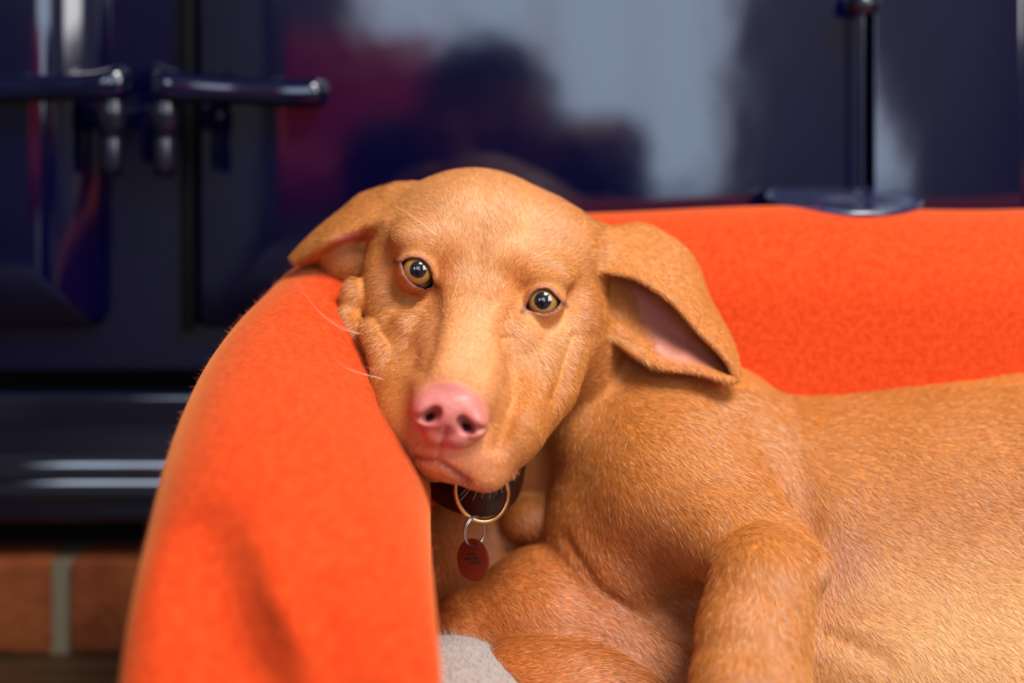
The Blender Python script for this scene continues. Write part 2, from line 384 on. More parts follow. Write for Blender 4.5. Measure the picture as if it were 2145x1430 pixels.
def rotm(roll=0, pitch=0, yaw=0):
    # roll: clockwise in the picture; pitch: about the picture's x; yaw: about the vertical
    a, b, c = map(math.radians, (roll, pitch, yaw))
    return np.array((Matrix.Rotation(a, 3, 'Y') @ Matrix.Rotation(b, 3, 'X') @ Matrix.Rotation(c, 3, 'Z')), np.float32)
PT = P
def ell(S_, px, py, d, rx, rz, ry, k=8, roll=0, pitch=0, yaw=0, op='u'):
    c = PT(px, py, d).astype(np.float32); R = rotm(roll, pitch, yaw); r = np.array([rx, ry, rz], np.float32)
    def fn(Q):
        L = (Q-c) @ R / r; k0 = np.sqrt((L*L).sum(1))+1e-6; g = L/r; k1 = np.sqrt((g*g).sum(1))+1e-6
        return k0*(k0-1)/k1
    m = max(rx, ry, rz)+k+14
    S_.add(fn, k, op, (c-m, c+m))
def cones(S_, pts, k=8, op='u'):
    # chain of round cones: (px, py, d, r)
    A = [(PT(p[0], p[1], p[2]).astype(np.float32), p[3]) for p in pts]
    allp = np.array([a[0] for a in A]); mr = max(a[1] for a in A)+k+14
    def fn(Q):
        out = None
        for (a, ra), (b, rb) in zip(A[:-1], A[1:]):
            ab = b-a; t = np.clip(((Q-a) @ ab)/float(ab @ ab), 0, 1)
            v = Q-a-t[:, None]*ab
            dd = np.sqrt((v*v).sum(1))-(ra+(rb-ra)*t)
            if out is None: out = dd
            else:
                kk = 4.0; h = np.maximum(kk-np.abs(out-dd), 0)/kk; out = np.minimum(out, dd)-h*h*kk*0.25
        return out
    S_.add(fn, k, op, (allp.min(0)-mr, allp.max(0)+mr))
def poly_sd(px, py, poly):
    poly = np.array(poly, np.float32); n = len(poly)
    d = np.full(px.shape, 1e12, np.float32); s = np.ones(px.shape, np.float32)
    for i in range(n):
        x0, y0 = poly[i]; x1, y1 = poly[i-1]
        ex, ey = x1-x0, y1-y0; wx, wy = px-x0, py-y0
        t = np.clip((wx*ex+wy*ey)/(ex*ex+ey*ey+1e-9), 0, 1)
        bx, by = wx-ex*t, wy-ey*t; d = np.minimum(d, bx*bx+by*by)
        c1 = py >= y0; c2 = py < y1; c3 = ex*wy > ey*wx
        fl = (c1 & c2 & c3) | (~c1 & ~c2 & ~c3); s = np.where(fl, -s, s)
    return s*np.sqrt(d)
def topx(Q): return Q[:, 0]*F/Q[:, 1]+CX, -Q[:, 2]*F/Q[:, 1]+HY
def sheet(S_, grid, th, k=5, nu=40, nv=24):
    # thin lofted sheet through a control grid of (px,py,d); grid[u][v]
    G = np.array([[P(*p) for p in row] for row in grid])
    A = np.array([catmull(row, max(2, nv//(G.shape[1]-1))) for row in G])
    B = np.array([catmull(A[:, j], max(2, nu//(G.shape[0]-1))) for j in range(A.shape[1])])
    nu_, nv_ = B.shape[1], B.shape[0]
    vs = [tuple(B[j, i]) for j in range(nv_) for i in range(nu_)]
    fs = []
    for j in range(nv_-1):
        for i in range(nu_-1):
            a = j*nu_+i; fs += [(a, a+1, a+nu_+1), (a, a+nu_+1, a+nu_)]
    tree = BVHTree.FromPolygons(vs, fs); mar = th+k+10
    allp = B.reshape(-1, 3); lo, hi = allp.min(0)-mar, allp.max(0)+mar
    def fn(Q):
        out = np.full(len(Q), 30.0, np.float32); fnr = tree.find_nearest
        for i, q in enumerate(Q):
            r = fnr(q.tolist(), 22.0)
            if r[3] is not None: out[i] = r[3]-th
        return out
    S_.add(fn, k, 'u', (lo.astype(np.float32), hi.astype(np.float32)))

def surface(S_, lo, hi, h, coarse=6):
    lo = np.array(lo, float); n = np.ceil((np.array(hi)-lo)/(h*coarse)).astype(int)
    hc = h*coarse
    ax = [lo[i]+hc*np.arange(n[i]+1) for i in range(3)]
    C = np.stack(np.meshgrid(*ax, indexing='ij'), -1).reshape(-1, 3).astype(np.float32)
    cc = C+hc/2                                     # block centres
    D = S_(cc)
    Fv = np.empty(tuple(n*coarse+coarse), np.float32)
    Dg = D.reshape(n+1)
    Fv[...] = np.repeat(np.repeat(np.repeat(np.sign(Dg)*50, coarse, 0), coarse, 1), coarse, 2)
    act = np.argwhere(np.abs(Dg) < hc*1.05+2.0)
    off = np.stack(np.meshgrid(*[np.arange(coarse)]*3, indexing='ij'), -1).reshape(-1, 3)
    for s in range(0, len(act), 6000):
        ii = (act[s:s+6000, None, :]*coarse+off[None]).reshape(-1, 3)
        q = (lo+ii*h).astype(np.float32)
        Fv[ii[:, 0], ii[:, 1], ii[:, 2]] = S_(q)
    neg = Fv < 0
    cnt = np.zeros(tuple(np.array(Fv.shape)-1), np.int8)
    for a in (0, 1):
        for b in (0, 1):
            for c in (0, 1):
                cnt += neg[a:Fv.shape[0]-1+a, b:Fv.shape[1]-1+b, c:Fv.shape[2]-1+c]
    cells = np.argwhere((cnt > 0) & (cnt < 8)); del cnt
    pos = np.zeros((len(cells), 3)); num = np.zeros(len(cells))
    cr = [(a, b, c) for a in (0, 1) for b in (0, 1) for c in (0, 1)]
    for a in cr:
        for ax_ in range(3):
            if a[ax_]: continue
            b = list(a); b[ax_] = 1
            ca, cb = cells+a, cells+b
            va = Fv[ca[:, 0], ca[:, 1], ca[:, 2]]; vb = Fv[cb[:, 0], cb[:, 1], cb[:, 2]]
            x = (va < 0) != (vb < 0); t = np.where(x, va/(va-vb+1e-12), 0)
            p = np.array(a)[None]+0.0*pos; p[:, ax_] += t
            pos[x] += p[x]; num[x] += 1
    verts = lo+(cells+pos/num[:, None])*h
    idx = np.full(tuple(np.array(Fv.shape)-1), -1, np.int32)
    idx[cells[:, 0], cells[:, 1], cells[:, 2]] = np.arange(len(cells))
    quads = []
    for ax_ in range(3):
        o1, o2 = (ax_+1) % 3, (ax_+2) % 3
        sl0 = [slice(None)]*3; sl1 = [slice(None)]*3; sl0[ax_] = slice(0, -1); sl1[ax_] = slice(1, None)
        e = np.argwhere(neg[tuple(sl0)] != neg[tuple(sl1)])
        ok = (e[:, o1] > 0) & (e[:, o2] > 0) & np.all(e < np.array(idx.shape), axis=1); e = e[ok]
        fl = neg[e[:, 0], e[:, 1], e[:, 2]]
        def at(d1, d2):
            f = e.copy(); f[:, o1] -= d1; f[:, o2] -= d2
            return idx[f[:, 0], f[:, 1], f[:, 2]]
        q = np.stack([at(1, 1), at(0, 1), at(0, 0), at(1, 0)], 1)
        q[~fl] = q[~fl][:, ::-1]; quads.append(q)
    quads = np.concatenate(quads); quads = quads[np.all(quads >= 0, axis=1)]
    return verts, quads
def mesh_np(name, verts, quads):
    me = bpy.data.meshes.new(name); nq = len(quads); k = quads.shape[1]
    me.vertices.add(len(verts)); me.vertices.foreach_set('co', verts.astype(np.float32).ravel())
    me.loops.add(nq*k); me.loops.foreach_set('vertex_index', quads.astype(np.int32).ravel())
    me.polygons.add(nq); me.polygons.foreach_set('loop_start', np.arange(0, nq*k, k, dtype=np.int32))
    me.update(calc_edges=True); me.shade_smooth()
    return me
def vnormals(verts, quads):
    a, b, c, d = (verts[quads[:, i]] for i in range(4))
    fn = np.cross(c-a, d-b); n = np.zeros_like(verts)
    for i in range(4):
        for j in range(3): n[:, j] += np.bincount(quads[:, i], fn[:, j], len(verts))
    return n/(np.linalg.norm(n, axis=1)[:, None]+1e-12)


# ================================================================== the dog
T = Sculpt()
ZFLOOR = (CT-ZC)*1000                       # cushion top in camera millimetres
# ---- trunk
cones(T, [(1480, 1010, 905, 62), (1750, 1080, 905, 78), (2150, 1060, 900, 84), (2900, 1120, 900, 80)], 20)
cones(T, [(1620, 1330, 868, 55), (2200, 1370, 862, 82), (2900, 1390, 870, 82)], 30)
ell(T, 1390, 985, 890, 66, 70, 74, 22, roll=20)
ell(T, 1290, 1150, 885, 46, 60, 55, 20)
cones(T, [(1258, 905, 880, 27), (1340, 868, 886, 36), (1490, 905, 902, 45)], 14)
# neck behind the head
cones(T, [(1060, 600, 905, 56), (1180, 800, 930, 56), (1350, 900, 935, 62)], 20)
# throat, lower chest and the far foreleg's upper arm
cones(T, [(1060, 880, 900, 26), (1120, 1040, 920, 26), (1160, 1180, 915, 32)], 10)
cones(T, [(985, 990, 918, 30), (980, 1100, 920, 36), (985, 1240, 916, 42)], 10)
cones(T, [(985, 1330, 855, 26), (1130, 1300, 862, 42), (1420, 1400, 868, 50)], 7)
ell(T, 1200, 1455, 812, 58, 29, 40, 6, roll=14)
ell(T, 1105, 1075, 898, 20, 18, 20, 3)
# near upper arm, elbow, forearm
cones(T, [(1400, 1010, 850, 42), (1620, 1175, 802, 27)], 16)
ell(T, 1612, 1195, 788, 30, 21, 25, 7, roll=10)
cones(T, [(1598, 1220, 778, 29), (1580, 1330, 766, 30), (1572, 1440, 752, 31), (1568, 1600, 735, 29)], 8)
ell(T, 1712, 1184, 780, 8, 9, 12, 6)
# ---- head
H0 = len(T.ops)
ell(T, 1000, 522, 872, 58, 49, 62, 12, roll=8)
ell(T, 1142, 555, 864, 35, 40, 40, 14)
ell(T, 885, 535, 866, 33, 36, 40, 14)
ell(T, 1195, 700, 872, 30, 40, 34, 14)
cones(T, [(1005, 590, 842, 32), (985, 700, 806, 27), (954, 825, 767, 25)], 12)
ell(T, 905, 760, 808, 16, 26, 16, 14)
ell(T, 1075, 775, 808, 18, 30, 18, 14, roll=12)
cones(T, [(1165, 690, 848, 26), (1120, 800, 818, 24), (1048, 892, 783, 24), (1018, 960, 774, 16)], 10)
cones(T, [(850, 660, 842, 22), (845, 770, 815, 20), (872, 868, 783, 22), (912, 938, 775, 15)], 10)
ell(T, 1115, 566, 821, 25, 12, 14, 9, roll=14)
ell(T, 902, 512, 825, 23, 12, 14, 9, roll=14)
ell(T, 1195, 650, 845, 15, 18, 17, 10)
ell(T, 800, 600, 846, 11, 20, 16, 10)
ell(T, 960, 932, 768, 28, 20, 18, 7, roll=14)
ell(T, 1006, 985, 768, 13, 9, 12, 5, roll=30)
# chin
cones(T, [(1040, 900, 835, 24), (925, 968, 795, 9)], 5)
ell(T, 1058, 992, 792, 8, 4, 7, 2, roll=-25)
# left cheek, pushed up in folds by the rim
ell(T, 740, 530, 880, 21, 22, 20, 6)
ell(T, 742, 620, 840, 8, 11, 8, 5)
cones(T, [(728, 660, 836, 6.5), (752, 715, 828, 7), (774, 765, 820, 7)], 4)
cones(T, [(778, 690, 815, 7), (803, 738, 804, 8), (812, 790, 798, 8), (812, 850, 794, 10)], 4.5)
cones(T, [(770, 735, 808, 3.5), (776, 778, 802, 3.5)], 2, op='s')
cones(T, [(815, 680, 815, 7), (848, 728, 803, 7)], 3.5)
cones(T, [(885, 655, 812, 6.5), (856, 688, 806, 8), (842, 700, 806, 6.5)], 5)
cones(T, [(805, 880, 806, 10), (850, 940, 795, 9), (900, 975, 790, 8)], 6)
# nose
ell(T, 942, 862, 751, 19.5, 13.0, 13, 3.0, roll=14)
ell(T, 908, 836, 752, 10, 7.5, 10, 4, roll=14)
ell(T, 975, 850, 751, 11, 7.5, 10, 4, roll=14)
ell(T, 889, 858, 748, 6.5, 8.5, 9, 3, roll=14)
ell(T, 996, 886, 747, 7, 8.5, 9, 3, roll=14)
ell(T, 917, 905, 751, 8, 7, 8, 3, roll=30)
ell(T, 962, 912, 750, 9.5, 6, 8.5, 3, roll=0)
for pts in ([(913, 862, 737, 3.2), (905, 873, 737, 4.4), (889, 880, 738, 2.8), (871, 874, 743, 1.3)], [(968, 880, 736, 3.2), (975, 895, 736, 4.4), (993, 905, 737, 2.8), (1011, 897, 742, 1.3)]):
    cones(T, pts, 1.6, op='s')
for dd in (733, 741, 749):
    for pts in ([(914, 862, dd, 2.9), (903, 874, dd, 3.0), (892, 878, dd+2, 2.0)], [(966, 880, dd, 2.9), (975, 895, dd, 3.0), (988, 901, dd+2, 2.0)]):
        cones(T, pts, 1.2, op='s')
# eyes: lids grow around the ball, then the opening is cut
EYES = [(876, 566, 821.0, 11.2, [(841, 551), (848, 544), (862, 540), (878, 541), (891, 548), (900, 561), (905, 578), (906, 592), (899, 600), (888, 603), (873, 600), (859, 590), (848, 575)]),
        (1137, 631, 818.0, 11.2, [(1101, 645), (1106, 631), (1115, 615), (1127, 606), (1141, 604), (1154, 609), (1163, 619), (1175, 633), (1167, 644), (1156, 653), (1140, 657), (1122, 654), (1109, 650)])]
for ex, ey, ed, er, poly in EYES:
    ell(T, ex, ey, ed, er+2.0, er+2.0, er+2.0, 5)
    c = P(ex, ey, ed)
    ring = []
    for (qx, qy) in poly:                   # lid rim lies on the ball
        v = P(qx, qy, ed)-c; rr = math.hypot(v[0], v[2]); dep = math.sqrt(max((er+1.2)**2-rr*rr, 4))
        q = P(qx, qy, ed-dep); ring.append((qx, qy, ed-dep, 1.25))
    cones(T, ring+ring[:1], 2.0)
    def ap(Q, poly=poly, ed=ed):
        x, y = topx(Q); d2 = poly_sd(x, y, poly)*ed/F+0.2
        return np.maximum(d2, np.abs(Q[:, 1]-(ed-10))-17)
    T.add(ap, 0.9, 's', ((c-26).astype(np.float32), (c+26).astype(np.float32)))
# ears
ell(T, 1300, 655, 872, 9, 17, 12, 4, roll=-12)
cones(T, [(1210, 530, 866, 22), (1300, 520, 872, 12), (1350, 540, 874, 8)], 10)
cones(T, [(830, 440, 872, 16), (770, 440, 880, 9)], 8)
ell(T, 1378, 735, 858, 9, 8, 8, 4)
ell(T, 1425, 750, 856, 9, 6, 8, 4)
sheet(T, [[(1280, 705, 850), (1285, 630, 866), (1285, 492, 872), (1262, 520, 852), (1258, 565, 845)],
          [(1330, 742, 846), (1350, 650, 866), (1350, 478, 882), (1340, 530, 856), (1330, 580, 842)],
          [(1385, 768, 842), (1420, 690, 864), (1440, 535, 884), (1420, 585, 854), (1402, 625, 838)],
          [(1450, 776, 842), (1475, 730, 862), (1485, 635, 878), (1475, 660, 854), (1462, 690, 840)],
          [(1510, 792, 841), (1525, 775, 861), (1528, 715, 868), (1524, 728, 854), (1516, 745, 842)],
          [(1530, 796, 843), (1540, 790, 849), (1545, 775, 852), (1544, 780, 849), (1542, 788, 845)]], 2.2, 5)
sheet(T, [[(870, 392, 872), (840, 440, 852), (812, 466, 842), (805, 480, 862)],
          [(775, 406, 880), (772, 440, 858), (765, 474, 848), (772, 500, 874)],
          [(702, 456, 884), (702, 480, 860), (700, 502, 852), (730, 505, 878)],
          [(650, 500, 884), (653, 515, 866), (660, 528, 860), (685, 535, 876)],
          [(616, 536, 882), (618, 545, 874), (624, 548, 870), (634, 550, 874)]], 2.2, 5)
# lies on the cushion
T.add(lambda Q: (ZFLOOR-4)-Q[:, 2], 10, 'i')
HRES = 1.15
dv, dq = surface(T, (-150, 700, ZFLOOR-12), (560, 1010, -20), HRES)
print('dog verts', len(dv))
dn = vnormals(dv, dq)
# ---- hand-set creases: polyline in the picture, width px, depth mm (negative = groove)
def seg_dist(x, y, pl):
    best = np.full(x.shape, 1e9)
    for (x0, y0), (x1, y1) in zip(pl[:-1], pl[1:]):
        ex, ey = x1-x0, y1-y0; t = np.clip(((x-x0)*ex+(y-y0)*ey)/(ex*ex+ey*ey), 0, 1)
        best = np.minimum(best, np.hypot(x-x0-t*ex, y-y0-t*ey))
    return best
STROKES = [
    ([(935, 898), (926, 930), (915, 960)], 5, -1.8, 790),
    ([(1012, 385), (1010, 450), (1000, 520), (1003, 590)], 18, -1.6, 860),
    ([(1200, 705), (1184, 760), (1162, 835)], 14, -3.0, 890),
    ([(1232, 700), (1215, 755), (1192, 800)], 14, -1.2, 890),
    ([(1222, 700), (1206, 760), (1182, 830)], 22, 0.4, 890),
    ([(1150, 700), (1140, 780), (1120, 850)], 26, 0.8, 880),
    ([(1172, 684), (1145, 700), (1118, 735)], 17, -1.3, 860),
    ([(1060, 705), (1060, 735), (1074, 770)], 7, -1.0, 830),
    ([(1066, 710), (1080, 770), (1080, 830), (1060, 890), (1046, 935)], 16, -2.8, 840),
    ([(905, 615), (908, 660), (898, 720), (880, 770)], 20, -3.2, 840),
    ([(1070, 655), (1052, 690)], 18, -1.6, 840),
    ([(822, 600), (845, 636), (885, 640)], 10, -1.5, 850),
    ([(938, 590), (952, 540), (940, 500)], 24, 1.0, 840),
    ([(1060, 600), (1058, 560), (1090, 530)], 24, 1.0, 840),
    ([(870, 958), (925, 968), (980, 1006)], 7, -2.2, 810),
    ([(1185, 1120), (1250, 1230), (1340, 1290), (1440, 1350)], 12, -2.0, 900),
    ([(1660, 960), (1690, 1040), (1700, 1110)], 26, -2.2, 900),
    ([(1560, 830), (1640, 930), (1670, 1010)], 40, 2.2, 900),
    ([(1740, 1330), (1850, 1380)], 26, -2.5, 900),
]
vx, vy = topx(dv); front = dn[:, 1] < 0.2
for pl_, wd, amt, dmax in STROKES:
    w = np.exp(-(seg_dist(vx, vy, pl_)/wd)**2)*amt*front*(dv[:, 1] < dmax)
    dv = dv+dn*w[:, None]
dn = vnormals(dv, dq)

# ---- colouring of skin and coat (markings, with some sheen and red bounce light painted in)
vx, vy = topx(dv)
def srgb(r, g, b):
    return tuple((c/255/12.92 if c/255 <= 0.04045 else ((c/255+0.055)/1.055)**2.4) for c in (r, g, b))
coat = np.tile(np.array(srgb(188, 113, 46)), (len(dv), 1))
def paint(mask, col, amt=1.0):
    global coat
    m = (np.clip(mask, 0, 1)*amt)[:, None]; coat = coat*(1-m)+np.array(col)*m
def blob(x, y, rx, ry, roll=0, soft=0.5):
    a = math.radians(roll); dx_, dy_ = vx-x, vy-y
    u = (dx_*math.cos(a)+dy_*math.sin(a))/rx; v = (-dx_*math.sin(a)+dy_*math.cos(a))/ry
    r = np.hypot(u, v); return np.clip((1+soft-r)/(2*soft), 0, 1)
nearh = dv[:, 1] < 800
# lighter flank and belly, muzzle a little paler
paint(np.clip((vy-1050)/300, 0, 1)*np.clip((vx-1650)/250, 0, 1), srgb(222, 168, 108), 0.8)
paint(blob(985, 740, 110, 130)*(dv[:, 1] < 840), srgb(216, 146, 92), 0.6)
paint(blob(960, 960, 110, 60, 20)*nearh, srgb(218, 140, 92), 0.7)
# bare skin: nose, lid rims, inside of the ears
bare = np.zeros(len(dv))
nm = blob(942, 866, 84, 66, 14, 0.13)*(dv[:, 1] < 762)
nm = np.maximum(nm, blob(936, 915, 42, 26, 14, 0.15)*(dv[:, 1] < 765))
paint(nm, srgb(178, 102, 94)); bare = np.maximum(bare, nm)
nost = np.maximum(blob(904, 870, 19, 11, -35, 0.4), blob(977, 891, 19, 11, 45, 0.4))*(dv[:, 1] > 739)*(dv[:, 1] < 790)
paint(nost, srgb(90, 34, 34), 0.9)
paint(blob(925, 945, 52, 20, 14, 0.5)*nearh, srgb(198, 108, 88), 0.6)
paint(np.maximum(blob(1010, 470, 150, 110, 8, 0.5), blob(1150, 690, 60, 80, 0, 0.6))*(dv[:, 1] < 880), srgb(216, 152, 96), 0.65)  # forehead and one cheek: lit fur sheen painted in as paler coat
paint(np.maximum(blob(945, 560, 26, 48, 20, 0.7), blob(1080, 575, 34, 40, 30, 0.7))*(dv[:, 1] < 850), srgb(196, 112, 48), 0.7)
lipm = np.exp(-(seg_dist(vx, vy, [(870, 957), (925, 970), (978, 1006)])/8)**2)*nearh
paint(lipm, srgb(150, 52, 44), 0.8)
lp = blob(1056, 990, 26, 12, -28, 0.25)*(dv[:, 1] < 800)*(dv[:, 1] > 770); paint(lp, srgb(214, 130, 130)); bare = np.maximum(bare, lp)
for ex, ey, ed, er, poly in EYES:
    ds = poly_sd(vx.astype(np.float32), vy.astype(np.float32), poly)
    m = np.exp(-(np.maximum(ds-3, 0)/5.5)**2)*(np.abs(dv[:, 1]-ed) < 22); paint(m, srgb(138, 82, 64), 0.85)
    m2 = (ds < 1.5)*(np.abs(dv[:, 1]-ed) < 22.); paint(m2.astype(float), srgb(105, 58, 48), 0.95)
    bare = np.maximum(bare, np.exp(-(np.maximum(ds-1, 0)/5)**2)*(np.abs(dv[:, 1]-ed) < 22))
for pl_ in ([(905, 592), (916, 604)], [(842, 551), (826, 547)], [(1102, 645), (1093, 653)], [(1174, 633), (1188, 642)]):
    m = np.exp(-(seg_dist(vx, vy, pl_)/5)**2)*(dv[:, 1] < 850); paint(m, srgb(72, 36, 28), 0.85); bare = np.maximum(bare, 0.7*m)
paint(np.clip((1480-vx)/150, 0, 1)*np.clip((vy-1020)/160, 0, 1), srgb(172, 88, 40), 0.5)  # red bounce light from the bed, painted into the chest coat
ie = poly_sd(vx.astype(np.float32), vy.astype(np.float32), [(1318, 590), (1345, 600), (1400, 645), (1450, 710), (1500, 752), (1520, 775), (1470, 765), (1420, 762), (1380, 745), (1350, 690)])
m = np.clip(0.5-ie/24, 0, 1)*(dv[:, 1] > 838)*(dn[:, 1] < 0.1); paint(m, srgb(176, 110, 98), 0.85); bare = np.maximum(bare, m*0.75)
m = blob(735, 492, 30, 14, -25, 0.4)*(dv[:, 1] > 848); paint(m, srgb(206, 138, 132), 0.9); bare = np.maximum(bare, m)
# darker elbow pit
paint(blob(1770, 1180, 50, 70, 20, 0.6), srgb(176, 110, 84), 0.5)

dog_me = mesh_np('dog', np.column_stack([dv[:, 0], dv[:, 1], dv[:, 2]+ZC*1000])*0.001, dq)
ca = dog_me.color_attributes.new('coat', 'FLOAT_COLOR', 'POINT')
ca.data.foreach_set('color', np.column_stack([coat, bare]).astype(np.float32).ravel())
skin_m = mat('dog_skin', rough=0.55, spec=0.3)
at = nd(skin_m, 'ShaderNodeVertexColor', layer_name='coat')
nz = nd(skin_m, 'ShaderNodeTexNoise', Scale=420.0, Detail=5.0); tcx = nd(skin_m, 'ShaderNodeTexCoord')
hs = nd(skin_m, 'ShaderNodeHueSaturation'); mr = nd(skin_m, 'ShaderNodeMapRange'); mr.inputs[3].default_value = 0.8; mr.inputs[4].default_value = 1.2
lk(skin_m, tcx, 'Object', nz, 'Vector'); lk(skin_m, nz, 0, mr, 0); lk(skin_m, mr, 0, hs, 'Value'); lk(skin_m, at, 'Color', hs, 'Color'); lk(skin_m, hs, 0, bsdf(skin_m), 'Base Color')
bpn = nd(skin_m, 'ShaderNodeBump', Strength=0.25, Distance=0.0008); lk(skin_m, nz, 0, bpn, 'Height'); lk(skin_m, bpn, 0, bsdf(skin_m), 'Normal')
mrr = nd(skin_m, 'ShaderNodeMapRange'); mrr.inputs[3].default_value = 0.7; mrr.inputs[4].default_value = 0.36
lk(skin_m, at, 'Alpha', mrr, 0); lk(skin_m, mrr, 0, bsdf(skin_m), 'Roughness')
bsdf(skin_m).inputs['Subsurface Weight'].default_value = 0.0
dog_me.materials.append(skin_m)
dog = bpy.data.objects.new('dog', dog_me); COL.objects.link(dog)
tag(dog, 'golden-rust short-haired dog lying curled with its chin on the orange rim', 'dog')

# ---- eyes
eye_w = mat('eye_white', (0.14, 0.07, 0.055), 0.05, spec=0.6, coat=1.0)
iris_m = mat('amber_iris', (0.45, 0.2, 0.04), 0.08, spec=0.6, coat=1.0)
tc = nd(iris_m, 'ShaderNodeTexCoord'); sp = nd(iris_m, 'ShaderNodeSeparateXYZ'); ln = nd(iris_m, 'ShaderNodeVectorMath', operation='LENGTH')
cmb = nd(iris_m, 'ShaderNodeCombineXYZ'); lk(iris_m, tc, 'Object', sp, 0); lk(iris_m, sp, 0, cmb, 0); lk(iris_m, sp, 2, cmb, 2); lk(iris_m, cmb, 0, ln, 0)
rp = nd(iris_m, 'ShaderNodeValToRGB'); mm = nd(iris_m, 'ShaderNodeMapRange'); mm.inputs[2].default_value = 0.0092
lk(iris_m, ln, 'Value', mm, 0); lk(iris_m, mm, 0, rp, 0)
els = rp.color_ramp.elements; els[0].position = 0.0; els[0].color = (0.20, 0.10, 0.04, 1); els[1].position = 1.0; els[1].color = (0.015, 0.007, 0.004, 1)
for pos, c in ((0.45, (0.17, 0.10, 0.045)), (0.62, (0.36, 0.18, 0.04)), (0.8, (0.33, 0.14, 0.025)), (0.92, (0.07, 0.03, 0.01))):
    e = els.new(pos); e.color = (*c, 1)
wv = nd(iris_m, 'ShaderNodeTexNoise', Scale=900.0, Detail=3.0); mx = nd(iris_m, 'ShaderNodeMix', data_type='RGBA', blend_type='MULTIPLY'); mx.inputs[0].default_value = 0.35
lk(iris_m, tc, 'Object', wv, 'Vector'); lk(iris_m, rp, 0, mx, 6); lk(iris_m, wv, 1, mx, 7); lk(iris_m, mx, 2, bsdf(iris_m), 'Base Color')
pupil_m = mat('pupil', (0.006, 0.004, 0.006), 0.04, spec=0.6, coat=1.0)
def cap(name, r, a0, a1, bulge, mt, parent, nr_=14, n=48):
    V, Fc = [], []
    for i in range(nr_+1):
        a = a0+(a1-a0)*i/nr_; rr = r+bulge*max(0.0, math.cos(min(a/0.86, math.pi/2)))**1.0
        for k in range(n):
            b = 2*math.pi*k/n; V.append((rr*math.sin(a)*math.cos(b), -rr*math.cos(a), rr*math.sin(a)*math.sin(b)))
    for i in range(nr_):
        for k in range(n): Fc.append((i*n+k, (i+1)*n+k, (i+1)*n+(k+1) % n, i*n+(k+1) % n))
    me = bpy.data.meshes.new(name); me.from_pydata(V, [], Fc); me.update(); me.shade_smooth(); me.materials.append(mt)
    o = bpy.data.objects.new(name, me); COL.objects.link(o); o.parent = parent; return o
for ex, ey, ed, er, poly in EYES:
    r = er*0.001; e = cap('eye', r, 0.0, math.pi*0.75, 0.0, eye_w, dog, 24)
    e.location = M(ex, ey, ed)
    gz = (Vector((0.0, 0.0, ZC+0.03))-e.location).normalized(); e.rotation_euler = Vector((0, -1, 0)).rotation_difference(gz).to_euler()
    cap('iris', r*1.004, 0.0, 0.90, 0.0011, iris_m, e); cap('pupil', r*1.008, 0.0, 0.40, 0.00112, pupil_m, e)


# ---- short coat: fine tapering hairs lying along the growth direction
GUIDES = np.array([  # px, py, dx, dy
    (940, 800, 0.0, -1), (985, 720, 0.1, -1), (1000, 620, 0.05, -1), (1000, 500, 0.0, -1), (1000, 400, 0.0, -1),
    (930, 540, -0.35, -1), (1070, 560, 0.35, -1), (860, 500, -0.8, -0.6), (1150, 540, 0.8, -0.6), (1200, 600, 1, -0.1), (1200, 480, 0.6, -0.7), (830, 430, -0.6, -0.6),
    (820, 570, -1, 0.1), (850, 640, -0.8, 0.5), (1180, 680, 0.9, 0.5), (1130, 700, 0.6, 0.8), (1080, 680, 0.5, 0.6), (1110, 800, 0.75, 0.55), (1060, 880, 0.8, 0.3), (1190, 760, 0.5, 0.8),
    (1010, 960, 0.5, 0.85), (1000, 1000, 0.3, 1), (930, 950, 0.1, 1), (870, 900, -0.4, 0.8), (840, 800, -0.6, 0.5), (880, 740, -0.6, 0.3), (800, 720, -0.6, 0.7),
    (780, 600, -0.8, 0.5), (740, 530, -0.6, 0.7), (780, 430, -0.8, 0.3), (690, 480, -0.8, 0.55), (620, 535, -0.7, 0.7),
    (1270, 500, 0.9, 0.3), (1350, 520, 0.8, 0.55), (1450, 620, 0.6, 0.8), (1520, 730, 0.5, 0.85), (1300, 660, 0.3, 0.95), (1400, 740, 0.6, 0.7), (1250, 760, 0.8, -0.3),
    (1260, 830, 0.5, 0.85), (1170, 900, 0.1, 1), (1200, 1050, 0.35, 0.95), (1400, 850, 0.9, 0.45), (1400, 1000, 0.75, 0.65), (1550, 900, 0.85, 0.5), (1600, 1050, 0.7, 0.75),
    (1800, 900, 0.93, 0.35), (2100, 900, 0.97, 0.2), (1850, 1100, 0.9, 0.42), (2100, 1100, 0.9, 0.4), (1850, 1300, 0.85, 0.52), (2100, 1350, 0.8, 0.6),
    (1600, 1150, 0.2, 1), (1580, 1300, 0.0, 1), (1570, 1430, 0.0, 1), (1690, 1200, 0.1, 1), (1300, 1150, 0.75, 0.65), (1350, 1300, 0.7, 0.7), (1100, 1230, 0.8, 0.55), (1000, 1300, 0.75, 0.65), (1200, 1400, 0.9, -0.2), (1100, 1080, 0.4, 0.9)], float)
GUIDES[:, 2:] /= np.linalg.norm(GUIDES[:, 2:], axis=1)[:, None]
